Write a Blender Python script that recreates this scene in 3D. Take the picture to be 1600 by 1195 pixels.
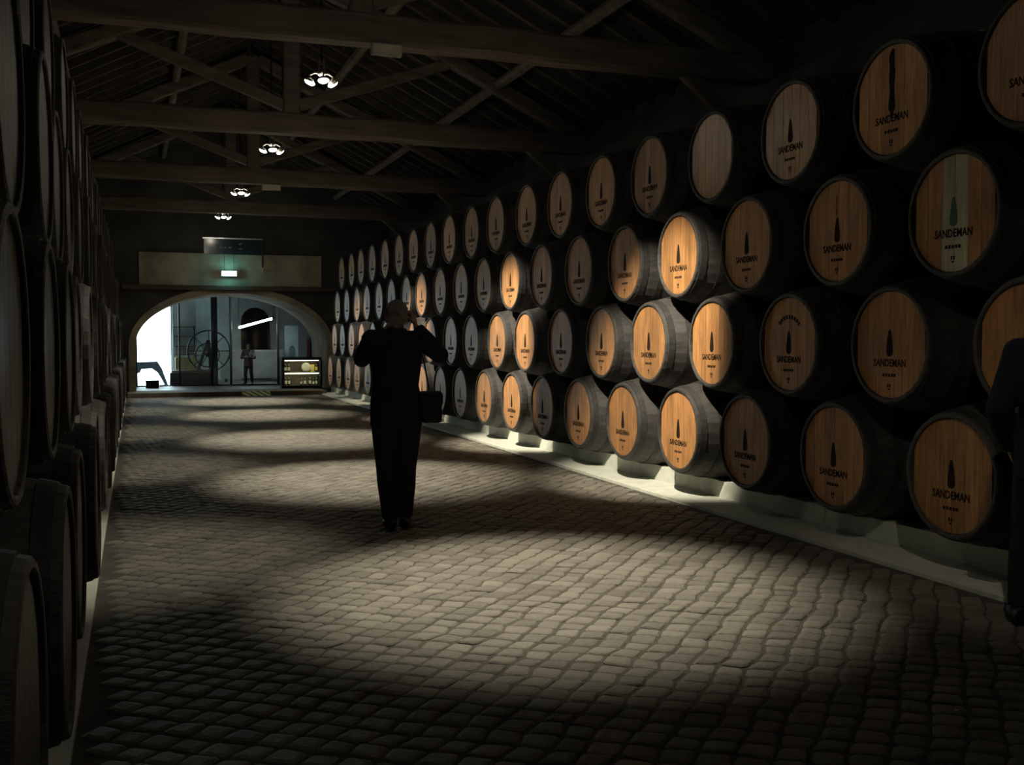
import bpy, bmesh, math, random
from mathutils import Vector, Matrix
for o in list(bpy.data.objects):
    bpy.data.objects.remove(o)
S = bpy.context.scene
C = S.collection
R = math.radians
rnd = random.Random(7)

# ------------------------------------------------------------------ camera, world, exposure
EYE = 1.46
cam_d = bpy.data.cameras.new('camera')
cam_d.sensor_width = 36.0
cam_d.lens = 1640.0 / 1600.0 * 36.0
cam_d.clip_start = 0.05
cam = bpy.data.objects.new('camera', cam_d)
C.objects.link(cam)
cam.location = (0, 0, EYE)
cam.rotation_euler = (R(90 - 2.427), 0, R(-19.72))
S.camera = cam
S.view_settings.view_transform = 'Standard'
S.view_settings.look = 'None'
S.view_settings.exposure = 0.0
S.view_settings.gamma = 1.0
S.view_settings.use_curve_mapping = False

W = bpy.data.worlds.new('overcast_sky')
S.world = W
W.use_nodes = True
bg = W.node_tree.nodes['Background']
bg.inputs['Color'].default_value = (0.80, 0.92, 1.0, 1)
bg.inputs['Strength'].default_value = 18.0

# lamp powers, used by the ceiling spotlight builder
P_POOL, P_BARREL, P_LEFT, P_SPILL = 1150, 1800, 300, 9
LAMP_COL = (1.0, 0.91, 0.72)

# ------------------------------------------------------------------ materials
MATS = {}
def nodes_of(name):
    m = bpy.data.materials.new(name); m.use_nodes = True
    nt = m.node_tree
    return m, nt, nt.nodes['Principled BSDF']
def link(nt, a, b): nt.links.new(a, b)
def mat(name, col, rough=0.7, var=0.25, scale=6.0, bump=0.0, bscale=40.0, metal=0.0, spec=0.5, stretch=(1, 1, 1), col2=None, rand=0.0):
    m, nt, p = nodes_of(name)
    tc = nt.nodes.new('ShaderNodeTexCoord'); mp = nt.nodes.new('ShaderNodeMapping')
    mp.inputs['Scale'].default_value = stretch
    link(nt, tc.outputs['Object'], mp.inputs['Vector'])
    n = nt.nodes.new('ShaderNodeTexNoise'); n.inputs['Scale'].default_value = scale; n.inputs['Detail'].default_value = 5
    link(nt, mp.outputs[0], n.inputs['Vector'])
    r = nt.nodes.new('ShaderNodeValToRGB')
    c2 = col2 or tuple(c * (1 - var) for c in col)
    r.color_ramp.elements[0].color = (*c2, 1); r.color_ramp.elements[0].position = 0.3
    r.color_ramp.elements[1].color = (*tuple(min(1, c * (1 + var)) for c in col), 1); r.color_ramp.elements[1].position = 0.7
    link(nt, n.outputs['Fac'], r.inputs['Fac'])
    out = r.outputs['Color']
    if rand:
        oi = nt.nodes.new('ShaderNodeObjectInfo')
        mr = nt.nodes.new('ShaderNodeMapRange'); mr.inputs['To Min'].default_value = 1 - rand; mr.inputs['To Max'].default_value = 1 + rand
        link(nt, oi.outputs['Random'], mr.inputs['Value'])
        hs = nt.nodes.new('ShaderNodeHueSaturation'); link(nt, mr.outputs[0], hs.inputs['Value']); link(nt, out, hs.inputs['Color'])
        out = hs.outputs['Color']
    link(nt, out, p.inputs['Base Color'])
    p.inputs['Roughness'].default_value = rough; p.inputs['Metallic'].default_value = metal
    p.inputs['Specular IOR Level'].default_value = spec
    if bump:
        b = nt.nodes.new('ShaderNodeTexNoise'); b.inputs['Scale'].default_value = bscale; b.inputs['Detail'].default_value = 4
        link(nt, mp.outputs[0], b.inputs['Vector'])
        bp = nt.nodes.new('ShaderNodeBump'); bp.inputs['Strength'].default_value = bump; bp.inputs['Distance'].default_value = 0.01
        link(nt, b.outputs['Fac'], bp.inputs['Height']); link(nt, bp.outputs[0], p.inputs['Normal'])
    MATS[name] = m
    return m
def emit(name, col, s):
    m, nt, p = nodes_of(name)
    p.inputs['Base Color'].default_value = (*[min(1, c) for c in col], 1)
    p.inputs['Emission Color'].default_value = (*col, 1); p.inputs['Emission Strength'].default_value = s
    MATS[name] = m
    return m

def oak(name, ca, cb, rough):
    m, nt, p = nodes_of(name)
    tc = nt.nodes.new('ShaderNodeTexCoord'); mp = nt.nodes.new('ShaderNodeMapping')
    oi = nt.nodes.new('ShaderNodeObjectInfo')
    off = nt.nodes.new('ShaderNodeVectorMath'); off.operation = 'MULTIPLY_ADD'
    off.inputs[1].default_value = (1, 1, 1)
    sc = nt.nodes.new('ShaderNodeVectorMath'); sc.operation = 'SCALE'; sc.inputs['Scale'].default_value = 17.0
    cmb = nt.nodes.new('ShaderNodeCombineXYZ')
    for k in range(3): link(nt, oi.outputs['Random'], cmb.inputs[k])
    link(nt, cmb.outputs[0], sc.inputs[0])
    link(nt, tc.outputs['Object'], off.inputs[0]); link(nt, sc.outputs[0], off.inputs[2])
    mp.inputs['Scale'].default_value = (1, 14, 0.9)
    link(nt, off.outputs[0], mp.inputs['Vector'])
    n = nt.nodes.new('ShaderNodeTexNoise'); n.inputs['Scale'].default_value = 3.0; n.inputs['Detail'].default_value = 6; n.inputs['Roughness'].default_value = 0.65
    link(nt, mp.outputs[0], n.inputs['Vector'])
    r = nt.nodes.new('ShaderNodeValToRGB')
    r.color_ramp.elements[0].color = (*ca, 1); r.color_ramp.elements[0].position = 0.3
    r.color_ramp.elements[1].color = (*cb, 1); r.color_ramp.elements[1].position = 0.72
    link(nt, n.outputs['Fac'], r.inputs['Fac'])
    # broad wear, and one tone for each barrel head
    n2 = nt.nodes.new('ShaderNodeTexNoise'); n2.inputs['Scale'].default_value = 4.0; n2.inputs['Detail'].default_value = 3
    link(nt, off.outputs[0], n2.inputs['Vector'])
    at = nt.nodes.new('ShaderNodeAttribute'); at.attribute_type = 'OBJECT'; at.attribute_name = 'tone'
    ad = nt.nodes.new('ShaderNodeMath'); ad.operation = 'MULTIPLY_ADD'; ad.inputs[1].default_value = 0.8
    link(nt, n2.outputs['Fac'], ad.inputs[0]); link(nt, at.outputs['Fac'], ad.inputs[2])
    ad2 = nt.nodes.new('ShaderNodeMath'); ad2.operation = 'MULTIPLY_ADD'; ad2.inputs[1].default_value = 0.42
    link(nt, oi.outputs['Random'], ad2.inputs[0]); link(nt, ad.outputs[0], ad2.inputs[2])
    hs = nt.nodes.new('ShaderNodeHueSaturation')
    link(nt, ad2.outputs[0], hs.inputs['Value']); link(nt, r.outputs['Color'], hs.inputs['Color'])
    link(nt, hs.outputs['Color'], p.inputs['Base Color'])
    p.inputs['Roughness'].default_value = rough
    bp = nt.nodes.new('ShaderNodeBump'); bp.inputs['Strength'].default_value = 0.4; bp.inputs['Distance'].default_value = 0.008
    link(nt, n.outputs['Fac'], bp.inputs['Height']); link(nt, bp.outputs[0], p.inputs['Normal'])
    MATS[name] = m
    return m

def sett_material():
    m, nt, p = nodes_of('sett_stone')
    g = nt.nodes.new('ShaderNodeNewGeometry')
    a = nt.nodes.new('ShaderNodeTexNoise'); a.inputs['Scale'].default_value = 3.1; a.inputs['Detail'].default_value = 5
    b = nt.nodes.new('ShaderNodeTexNoise'); b.inputs['Scale'].default_value = 38.0; b.inputs['Detail'].default_value = 8; b.inputs['Roughness'].default_value = 0.7
    link(nt, g.outputs['Position'], a.inputs['Vector']); link(nt, g.outputs['Position'], b.inputs['Vector'])
    at = nt.nodes.new('ShaderNodeAttribute'); at.attribute_name = 'tint'
    s1 = nt.nodes.new('ShaderNodeMath'); s1.operation = 'MULTIPLY_ADD'; s1.inputs[1].default_value = 0.45
    link(nt, a.outputs['Fac'], s1.inputs[0])
    oi = nt.nodes.new('ShaderNodeObjectInfo')
    rs = nt.nodes.new('ShaderNodeMath'); rs.operation = 'MULTIPLY'
    link(nt, at.outputs['Fac'], rs.inputs[0]); rs.inputs[1].default_value = 0.34
    link(nt, rs.outputs[0], s1.inputs[2])
    s2 = nt.nodes.new('ShaderNodeMath'); s2.operation = 'MULTIPLY_ADD'; s2.inputs[1].default_value = 0.55
    link(nt, b.outputs['Fac'], s2.inputs[0]); link(nt, s1.outputs[0], s2.inputs[2])
    r = nt.nodes.new('ShaderNodeValToRGB')
    r.color_ramp.elements[0].color = (0.10, 0.092, 0.075, 1); r.color_ramp.elements[0].position = 0.28
    r.color_ramp.elements[1].color = (0.30, 0.28, 0.23, 1); r.color_ramp.elements[1].position = 0.95
    link(nt, s2.outputs[0], r.inputs['Fac']); link(nt, r.outputs['Color'], p.inputs['Base Color'])
    p.inputs['Roughness'].default_value = 0.62
    bp = nt.nodes.new('ShaderNodeBump'); bp.inputs['Strength'].default_value = 0.9; bp.inputs['Distance'].default_value = 0.012
    link(nt, b.outputs['Fac'], bp.inputs['Height']); link(nt, bp.outputs[0], p.inputs['Normal'])
    MATS['sett_stone'] = m
def glass_material():
    m, nt, p = nodes_of('pane_glass')
    nt.nodes.remove(p)
    t = nt.nodes.new('ShaderNodeBsdfTransparent'); t.inputs['Color'].default_value = (0.88, 0.95, 0.94, 1)
    g = nt.nodes.new('ShaderNodeBsdfGlossy'); g.inputs['Roughness'].default_value = 0.03
    fr = nt.nodes.new('ShaderNodeFresnel'); fr.inputs['IOR'].default_value = 1.45
    mx = nt.nodes.new('ShaderNodeMixShader')
    link(nt, fr.outputs[0], mx.inputs[0]); link(nt, t.outputs[0], mx.inputs[1]); link(nt, g.outputs[0], mx.inputs[2])
    link(nt, mx.outputs[0], nt.nodes['Material Output'].inputs['Surface'])
    MATS['pane_glass'] = m
def stripe_material():
    m, nt, p = nodes_of('hazard_stripes')
    tc = nt.nodes.new('ShaderNodeTexCoord'); sp = nt.nodes.new('ShaderNodeSeparateXYZ'); link(nt, tc.outputs['Object'], sp.inputs[0])
    k = nt.nodes.new('ShaderNodeMath'); k.operation = 'MULTIPLY_ADD'; k.inputs[1].default_value = 1.0
    link(nt, sp.outputs['X'], k.inputs[0])
    k2 = nt.nodes.new('ShaderNodeMath'); k2.operation = 'MULTIPLY'; k2.inputs[1].default_value = 0.45; link(nt, sp.outputs['Y'], k2.inputs[0]); link(nt, k2.outputs[0], k.inputs[2])
    q = nt.nodes.new('ShaderNodeMath'); q.operation = 'MULTIPLY'; q.inputs[1].default_value = 6.0; link(nt, k.outputs[0], q.inputs[0])
    fr = nt.nodes.new('ShaderNodeMath'); fr.operation = 'FRACT'; link(nt, q.outputs[0], fr.inputs[0])
    gt = nt.nodes.new('ShaderNodeMath'); gt.operation = 'GREATER_THAN'; gt.inputs[1].default_value = 0.4; link(nt, fr.outputs[0], gt.inputs[0])
    mx = nt.nodes.new('ShaderNodeMix'); mx.data_type = 'RGBA'
    mx.inputs['A'].default_value = (0.02, 0.02, 0.02, 1); mx.inputs['B'].default_value = (0.85, 0.65, 0.06, 1)
    link(nt, gt.outputs[0], mx.inputs['Factor']); link(nt, mx.outputs['Result'], p.inputs['Base Color'])
    p.inputs['Roughness'].default_value = 0.6
    MATS['hazard_stripes'] = m

oak('oak_head', (0.27, 0.12, 0.042), (0.62, 0.305, 0.11), 0.47)
oak('oak_head_varnished', (0.27, 0.14, 0.06), (0.60, 0.36, 0.17), 0.24)
oak('oak_head_washed', (0.40, 0.36, 0.24), (0.62, 0.58, 0.42), 0.45)
sett_material(); glass_material(); stripe_material()
mat('earth_joint', (0.085, 0.077, 0.062), 0.95)
mat('whitewash', (0.74, 0.76, 0.66), 0.75, 0.10, 9, 0.25, 30)
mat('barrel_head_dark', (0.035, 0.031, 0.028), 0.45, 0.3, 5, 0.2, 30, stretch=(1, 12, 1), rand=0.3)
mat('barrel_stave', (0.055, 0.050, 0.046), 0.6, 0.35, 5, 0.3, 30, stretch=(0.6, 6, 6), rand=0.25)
mat('hoop_iron', (0.04, 0.037, 0.036), 0.65, 0.3, 12, 0.1, 60, metal=0.2)
mat('print_black', (0.022, 0.013, 0.010), 0.8, 0.2, spec=0.15)
mat('print_green', (0.05, 0.13, 0.08), 0.6, 0.3)
mat('bung_pale', (0.55, 0.55, 0.5), 0.8)
mat('beam_timber', (0.20, 0.17, 0.135), 0.85, 0.35, 3, 0.5, 14, stretch=(0.5, 4, 4))
mat('rafter_timber', (0.10, 0.088, 0.075), 0.9, 0.35, 3, 0.4, 14)
mat('roof_board', (0.05, 0.047, 0.045), 0.9, 0.4, 3, 0.4, 12)
mat('plaster_dark', (0.085, 0.082, 0.08), 0.9, 0.35, 1.6, 0.3, 9)
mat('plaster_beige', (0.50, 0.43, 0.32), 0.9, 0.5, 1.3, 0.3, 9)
mat('plaster_arch', (0.52, 0.43, 0.34), 0.9, 0.25, 2.0, 0.3, 9)
mat('plaster_white', (0.74, 0.77, 0.76), 0.9, 0.1, 2.0)
mat('plaster_lobby', (0.42, 0.43, 0.42), 0.9, 0.2, 2.0)
mat('kerb_brown', (0.20, 0.15, 0.11), 0.8, 0.3, 4, 0.3, 20)
mat('lobby_floor', (0.20, 0.19, 0.19), 0.5, 0.2, 3)
mat('steel', (0.85, 0.88, 0.9), 0.32, 0.05, 5, metal=1.0)
mat('dark_steel', (0.05, 0.05, 0.055), 0.45, 0.2, 5, metal=0.5)
mat('chrome_lamp', (0.8, 0.8, 0.76), 0.3, 0.03, 5, metal=0.3)
mat('black_paint', (0.02, 0.02, 0.022), 0.6, 0.2)
mat('jacket_navy', (0.018, 0.019, 0.028), 0.9, 0.25, 12, 0.3, 60, spec=0.2)
mat('trouser_dark', (0.02, 0.02, 0.026), 0.9, 0.25, 12, 0.2, 60, spec=0.2)
mat('shoe_black', (0.015, 0.014, 0.014), 0.5, 0.2)
mat('skin', (0.45, 0.28, 0.21), 0.55, 0.12, 9)
mat('hair_grey', (0.17, 0.15, 0.14), 0.8, 0.35, 30, 0.7, 120, stretch=(3, 3, 1))
mat('hair_dark', (0.05, 0.035, 0.028), 0.8, 0.35, 30, 0.7, 120, stretch=(3, 3, 1))
mat('bag_black', (0.014, 0.014, 0.018), 0.7, 0.2, 12, 0.2, 60, spec=0.2)
mat('shirt_purple', (0.10, 0.07, 0.085), 0.9, 0.2)
mat('pale_cloth', (0.6, 0.56, 0.54), 0.9, 0.1)
mat('counter_grey', (0.30, 0.36, 0.42), 0.5, 0.15)
mat('cabinet_yellow', (0.62, 0.50, 0.26), 0.7, 0.1)
mat('board_blue', (0.62, 0.74, 0.78), 0.6, 0.12)
mat('board_mark', (0.24, 0.32, 0.36), 0.6, 0.1)
mat('poster_red', (0.30, 0.09, 0.09), 0.7, 0.2)
mat('exhibit_wood', (0.12, 0.085, 0.06), 0.7, 0.3, 4, 0.3, 20)
mat('bottle_glass', (0.02, 0.03, 0.015), 0.12, 0.2)
mat('bottle_label', (0.75, 0.70, 0.55), 0.6, 0.1)
mat('label_yellow', (0.85, 0.62, 0.08), 0.6, 0.1)
mat('wheel_iron', (0.06, 0.07, 0.075), 0.5, 0.2, metal=0.3)
mat('acrylic_dark', (0.03, 0.045, 0.055), 0.15, 0.2)
mat('sign_pale', (0.35, 0.45, 0.5), 0.6, 0.2)
mat('box_pale', (0.46, 0.45, 0.43), 0.8, 0.15, rand=0.3)
mat('outdoor_stone', (0.6, 0.6, 0.58), 0.9, 0.1)
mat('roof_void', (0.03, 0.03, 0.03), 0.9)
mat('watch_steel', (0.8, 0.8, 0.8), 0.15, 0.03, metal=1.0)
emit('lamp_lens', (1.0, 0.96, 0.82), 14).cycles.emission_sampling = 'NONE'
emit('exit_face', (0.62, 1.0, 0.95), 5)
emit('tube_white', (0.92, 1.0, 1.0), 45.0)
emit('case_light', (1.0, 0.88, 0.62), 14.0)

# ------------------------------------------------------------------ helpers
def obj(name, bm, m, parent=None, smooth=False, loc=None):
    me = bpy.data.meshes.new(name)
    bmesh.ops.recalc_face_normals(bm, faces=bm.faces)
    bm.to_mesh(me); bm.free()
    if smooth:
        for pl in me.polygons: pl.use_smooth = True
    me.materials.append(MATS[m])
    return place(name, me, parent, loc)
def place(name, me, parent=None, loc=None):
    o = bpy.data.objects.new(name, me); C.objects.link(o)
    if parent: o.parent = parent
    if loc: o.location = loc
    return o
def tag(o, label, cat, group=None):
    o['label'] = label; o['category'] = cat
    if group: o['group'] = group
    return o
def thing(name, label, cat, loc=(0, 0, 0), rz=0, group=None):
    o = bpy.data.objects.new(name, None); C.objects.link(o)
    o.empty_display_size = 0.1
    o.location = loc; o.rotation_euler = (0, 0, rz)
    return tag(o, label, cat, group)
def struct(o):
    o['kind'] = 'structure'; return o
def box(bm, x0, x1, y0, y1, z0, z1, bev=0.0):
    r = bmesh.ops.create_cube(bm, size=1)
    vs = r['verts']
    for v in vs:
        v.co = Vector(((x0 + x1) / 2 + v.co.x * (x1 - x0), (y0 + y1) / 2 + v.co.y * (y1 - y0), (z0 + z1) / 2 + v.co.z * (z1 - z0)))
    if bev:
        es = list({e for v in vs for e in v.link_edges})
        bmesh.ops.bevel(bm, geom=es, offset=bev, segments=2, affect='EDGES', profile=0.6)
    return bm
def bx(*a, **k):
    return box(bmesh.new(), *a, **k)
def ring_tube(bm, pts, rad, n=12, aim=None, cap=True):
    """closed tube through pts; rad: number or (ra, rb) at each point; ra lies along `aim` side axis"""
    pts = [Vector(p) for p in pts]
    rings = []
    side = None
    for i, p in enumerate(pts):
        t = (pts[min(i + 1, len(pts) - 1)] - pts[max(i - 1, 0)]).normalized()
        if aim is not None:
            s = Vector(aim)
        elif side is not None:
            s = side
        else:
            s = Vector((1, 0, 0)) if abs(t.x) < 0.8 else Vector((0, 1, 0))
        s = (s - t * s.dot(t)).normalized(); side = s
        u = t.cross(s)
        ra, rb = rad[i] if isinstance(rad[i], tuple) else (rad[i], rad[i])
        rings.append([bm.verts.new(p + s * ra * math.cos(2 * math.pi * k / n) + u * rb * math.sin(2 * math.pi * k / n)) for k in range(n)])
    for a, b in zip(rings, rings[1:]):
        for k in range(n):
            bm.faces.new((a[k], a[(k + 1) % n], b[(k + 1) % n], b[k]))
    if cap:
        bm.faces.new(rings[0][::-1]); bm.faces.new(rings[-1])
    return bm
def rod(a, b, r, n=10):
    return ring_tube(bmesh.new(), [a, b], [r, r], n)
def ball(bm, c, r, n=14):
    sc = Vector(r) if isinstance(r, tuple) else Vector((r, r, r))
    res = bmesh.ops.create_uvsphere(bm, u_segments=n, v_segments=max(6, n // 2 + 2), radius=1)
    for v in res['verts']:
        v.co = Vector((c[0] + v.co.x * sc.x, c[1] + v.co.y * sc.y, c[2] + v.co.z * sc.z))
    return bm
def lathe_x(bm, prof, n, groove=0.0):
    """prof: list of (x, r); revolved about the x axis"""
    rings = []
    for x, r in prof:
        if r < 1e-6:
            rings.append([bm.verts.new((x, 0, 0))]); continue
        rings.append([bm.verts.new((x, (r - (groove if k % 2 else 0)) * math.sin(2 * math.pi * k / n), (r - (groove if k % 2 else 0)) * math.cos(2 * math.pi * k / n))) for k in range(n)])
    for a, b in zip(rings, rings[1:]):
        if len(b) == 1 and len(a) == 1: continue
        for k in range(n):
            if len(b) == 1: bm.faces.new((a[k], a[(k + 1) % n], b[0]))
            elif len(a) == 1: bm.faces.new((a[0], b[(k + 1) % n], b[k]))
            else: bm.faces.new((a[k], a[(k + 1) % n], b[(k + 1) % n], b[k]))
    return bm
def lathe_z(bm, prof, n, c=(0, 0, 0)):
    lathe_x(bm, prof, n)
    for v in bm.verts:
        x, y, z = v.co
        v.co = Vector((c[0] + y, c[1] + z, c[2] + x))
    return bm

# ------------------------------------------------------------------ shell of the cellar
XL, XR, XM = -2.35, 6.62, 2.1        # side walls, ridge
Y0, Y1 = -2.2, 28.5                  # wall behind the viewer, arch wall
ZW, ZR = 4.45, 6.95                  # wall head, ridge
KL, KR = -0.23, 4.53                 # edges of the white kerbs
PLAT = 27.25                         # front of the raised threshold
floor = struct(obj('floor', bx(XL, XR, Y0, Y1, -0.20, -0.009), 'earth_joint'))
struct(obj('wall_left', bx(XL - 0.4, XL, Y0 - 0.4, 36.9, -0.2, ZW + 0.25), 'plaster_dark'))
struct(obj('wall_right', bx(XR, XR + 0.4, Y0 - 0.4, 36.9, -0.2, ZW + 0.25), 'plaster_dark'))
bm = bmesh.new()
prof = [(XL - 0.4, -0.2), (XR + 0.4, -0.2), (XR + 0.4, ZW), (XM, ZR + 0.1), (XL - 0.4, ZW)]
fr = [bm.verts.new((x, Y0, z)) for x, z in prof]; bk = [bm.verts.new((x, Y0 - 0.4, z)) for x, z in prof]
bm.faces.new(fr); bm.faces.new(bk[::-1])
for k in range(5): bm.faces.new((fr[k], bk[k], bk[(k + 1) % 5], fr[(k + 1) % 5]))
struct(obj('wall_front', bm, 'plaster_dark'))

# wall with the wide arch at the far end
AX, AW, ASP, AH, AT = 2.44, 2.47, 1.25, 1.42, 2.6      # centre, half width, springing, rise, wall thickness
bm = bmesh.new()
def roofz(x): return ZR + 0.1 - (ZR + 0.1 - ZW) * abs(x - XM) / (XR + 0.4 - XM)
N = 40
ax = [AX - AW * math.cos(math.pi * k / N) for k in range(N + 1)]
az = [ASP + AH * math.sin(math.pi * k / N) for k in range(N + 1)]
xs = [XL - 0.4] + ax + [XR + 0.4]; 
def col(y):
    lo = [bm.verts.new((x, y, z)) for x, z in zip(ax, az)]
    hi = [bm.verts.new((x, y, roofz(x))) for x in ax]
    bl = bm.verts.new((AX - AW, y, -0.2)); br = bm.verts.new((AX + AW, y, -0.2))
    ol = [bm.verts.new((XL - 0.4, y, -0.2)), bm.verts.new((XL - 0.4, y, roofz(XL - 0.4)))]
    orr = [bm.verts.new((XR + 0.4, y, -0.2)), bm.verts.new((XR + 0.4, y, roofz(XR + 0.4)))]
    for k in range(N): bm.faces.new((lo[k], lo[k + 1], hi[k + 1], hi[k]))
    bm.faces.new((ol[0], bl, lo[0], hi[0], ol[1])); bm.faces.new((br, orr[0], orr[1], hi[N], lo[N]))
    return lo, hi, bl, br, ol, orr
A = col(Y1); B = col(Y1 + AT)
for k in range(N): bm.faces.new((A[0][k], A[0][k + 1], B[0][k + 1], B[0][k]))
bm.faces.new((A[2], A[0][0], B[0][0], B[2])); bm.faces.new((A[3], A[0][N], B[0][N], B[3]))
aw = struct(obj('wall_back', bm, 'plaster_dark'))
# pale plastered soffit and archivolt of the arch
bm = bmesh.new()
def arc_pts(off):
    return [(AX - (AW + off) * math.cos(math.pi * k / N), ASP + (AH + off) * math.sin(math.pi * k / N)) for k in range(N + 1)]
def arc_band(bm, o0, o1, y0, y1):
    i, o = arc_pts(o0), arc_pts(o1)
    i = [(i[0][0], 0.10)] + i + [(i[-1][0], 0.10)]; o = [(o[0][0], 0.10)] + o + [(o[-1][0], 0.10)]
    vs = [[bm.verts.new((x, y, z)) for x, z in P] for y in (y0, y1) for P in (i, o)]
    n = len(i)
    for k in range(n - 1):
        bm.faces.new((vs[0][k], vs[0][k + 1], vs[1][k + 1], vs[1][k]))
        bm.faces.new((vs[2][k], vs[2][k + 1], vs[3][k + 1], vs[3][k]))
        bm.faces.new((vs[0][k], vs[0][k + 1], vs[2][k + 1], vs[2][k]))
        bm.faces.new((vs[1][k], vs[1][k + 1], vs[3][k + 1], vs[3][k]))
    for k in (0, n - 1): bm.faces.new((vs[0][k], vs[1][k], vs[3][k], vs[2][k]))
    return bm
obj('archivolt', arc_band(bmesh.new(), -0.03, 0.14, Y1 - 0.05, Y1), 'plaster_beige', aw)
obj('arch_soffit', arc_band(bmesh.new(), -0.03, 0.0, Y1 + 0.002, Y1 + AT), 'plaster_arch', aw)
obj('lit_band_panel', bx(0.1, 4.75, Y1 - 0.06, Y1, 2.82, 3.66, bev=0.02), 'plaster_beige', aw)  # added pale panel; the lit band of the wall is painted in its colour
obj('lintel_beam', bx(-0.3, 5.2, Y1 - 0.16, Y1, 2.70, 2.82, bev=0.015), 'exhibit_wood', aw)

# roof: two slopes of boards on common rafters
ceil = thing('ceiling', 'dark boarded roof slopes on closely set rafters', 'ceiling'); struct(ceil); del ceil['category']
def slope_pt(s, t, dz=0.0):
    x0 = XL - 0.4 if s < 0 else XR + 0.4
    return x0 + (XM - x0) * t, ZW + (ZR - ZW) * t + dz
for s in (-1, 1):
    (xa, za), (xb, zb) = slope_pt(s, -0.02), slope_pt(s, 1.0)
    bm = bmesh.new(); nb = 16
    for k in range(nb):                                # lapped boards running the length of the roof
        t0, t1 = k / nb, (k + 1.08) / nb
        x0, z0 = slope_pt(s, t0, 0.10); x1, z1 = slope_pt(s, t1, 0.075)
        v = [bm.verts.new(c) for c in ((x0, Y0 - 0.4, z0), (x1, Y0 - 0.4, z1), (x1, 37, z1), (x0, 37, z0), (x0, Y0 - 0.4, z0 + 0.06), (x1, Y0 - 0.4, z1 + 0.09), (x1, 37, z1 + 0.09), (x0, 37, z0 + 0.06))]
        for f in ((3, 2, 1, 0), (4, 5, 6, 7), (0, 1, 5, 4), (1, 2, 6, 5), (2, 3, 7, 6), (3, 0, 4, 7)): bm.faces.new([v[i] for i in f])
    o = obj('roof_boarding', bm, 'roof_board', ceil)
    # one shared rafter mesh for each slope
    (xa, za), (xb, zb) = slope_pt(s, 0.0, -0.06), slope_pt(s, 0.995, -0.06)
    bm = bmesh.new()
    q = [bm.verts.new(c) for c in ((xa, -0.04, za), (xb, -0.04, zb), (xb, 0.04, zb), (xa, 0.04, za), (xa, -0.04, za + 0.14), (xb, -0.04, zb + 0.14), (xb, 0.04, zb + 0.14), (xa, 0.04, za + 0.14))]
    for f in ((3, 2, 1, 0), (4, 5, 6, 7), (0, 1, 5, 4), (1, 2, 6, 5), (2, 3, 7, 6), (3, 0, 4, 7)): bm.faces.new([q[i] for i in f])
    first = obj('rafter', bm, 'rafter_timber', ceil, loc=(0, 3.3, 0))
    for k in range(1, 45):
        c = first.copy(); C.objects.link(c); c.location = (0, 3.3 + 0.56 * k, 0)

# ------------------------------------------------------------------ floor of stone setts
ROT = R(-40.0)
ub = Vector((math.cos(R(-37)), math.sin(R(-37)))); ua = Vector((math.cos(R(47)), math.sin(R(47))))
SB, SA = 0.126, 0.128
def warp(i, j):
    h = math.sin(i * 12.9898 + j * 78.233) * 43758.5453; h -= math.floor(h)
    g = math.sin(i * 39.3468 + j * 11.135) * 24634.6345; g -= math.floor(g)
    w = math.sin(j * 91.7) * 4375.85; rowoff = 0.20 * (w - math.floor(w)) + 0.25 * math.sin(j * 0.07)
    b = (i + rowoff + 0.22 * (h - 0.5)) * SB
    a = (j + 0.20 * (g - 0.5) + 0.3 * math.sin(i * 0.09 + 0.7)) * SA
    return ub * b + ua * a
def sett_verts(c, gap, z, tilt):
    """four plan corners -> bottom, shoulder and top rings"""
    cen = sum(c, Vector((0, 0))) / 4
    out = []
    rounded = []
    for q in range(4):
        p, a, b = c[q], c[q - 1], c[(q + 1) % 4]
        rounded += [p + (a - p) * 0.13, p + (b - p) * 0.13]
    for d, zz in ((gap, -0.035), (gap, z - 0.010), (gap + 0.008, z - 0.003), (gap + 0.026, z + 0.001)):
        for p in rounded:
            v = cen + (p - cen) * (1 - 2 * d / SB)
            out.append(Vector((v.x, v.y, zz + (tilt[0] * (v.x - cen.x) + tilt[1] * (v.y - cen.y)) * (zz > -0.03))))
    return out, cen
SF = [(r * 8 + q, r * 8 + (q + 1) % 8, r * 8 + 8 + (q + 1) % 8, r * 8 + 8 + q) for r in range(3) for q in range(8)] + [tuple(range(24, 32))]
cells = []
rs = random.Random(3)
for i in range(-275, 170):
    for j in range(-75, 310):
        p = ub * (i * SB) + ua * (j * SA)
        if not (KL - 0.3 < p.x < KR + 0.3 and 1.3 < p.y < PLAT + 0.2): continue
        c = [warp(i, j), warp(i + 1, j), warp(i + 1, j + 1), warp(i, j + 1)]
        vs, cen = sett_verts(c, 0.0025 + 0.004 * rs.random(), 0.006 * (rs.random() - 0.5), (0.09 * (rs.random() - 0.5), 0.09 * (rs.random() - 0.5)))
        if KL < min(v.x for v in vs) and max(v.x for v in vs) < KR and 1.5 < cen.y < PLAT - 0.08:
            cells.append((vs, cen, rs.random()))
def in_view(c):
    fx = c.x * math.cos(R(19.72)) - c.y * math.sin(R(19.72)); fz = c.x * math.sin(R(19.72)) + c.y * math.cos(R(19.72))
    return fz > 3.62 and abs(fx / fz) < 0.50
near = sorted([k for k, c in enumerate(cells) if in_view(c[1])], key=lambda k: cells[k][1].x * math.sin(R(19.72)) + cells[k][1].y * math.cos(R(19.72)))[:300]
nearset = set(near)
verts, faces, tint = [], [], []
for k, (vs, cen, t) in enumerate(cells):
    if k in nearset: continue
    b = len(verts); verts += [tuple(v) for v in vs]; faces += [tuple(b + q for q in f) for f in SF]; tint += [t] * 32
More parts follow.
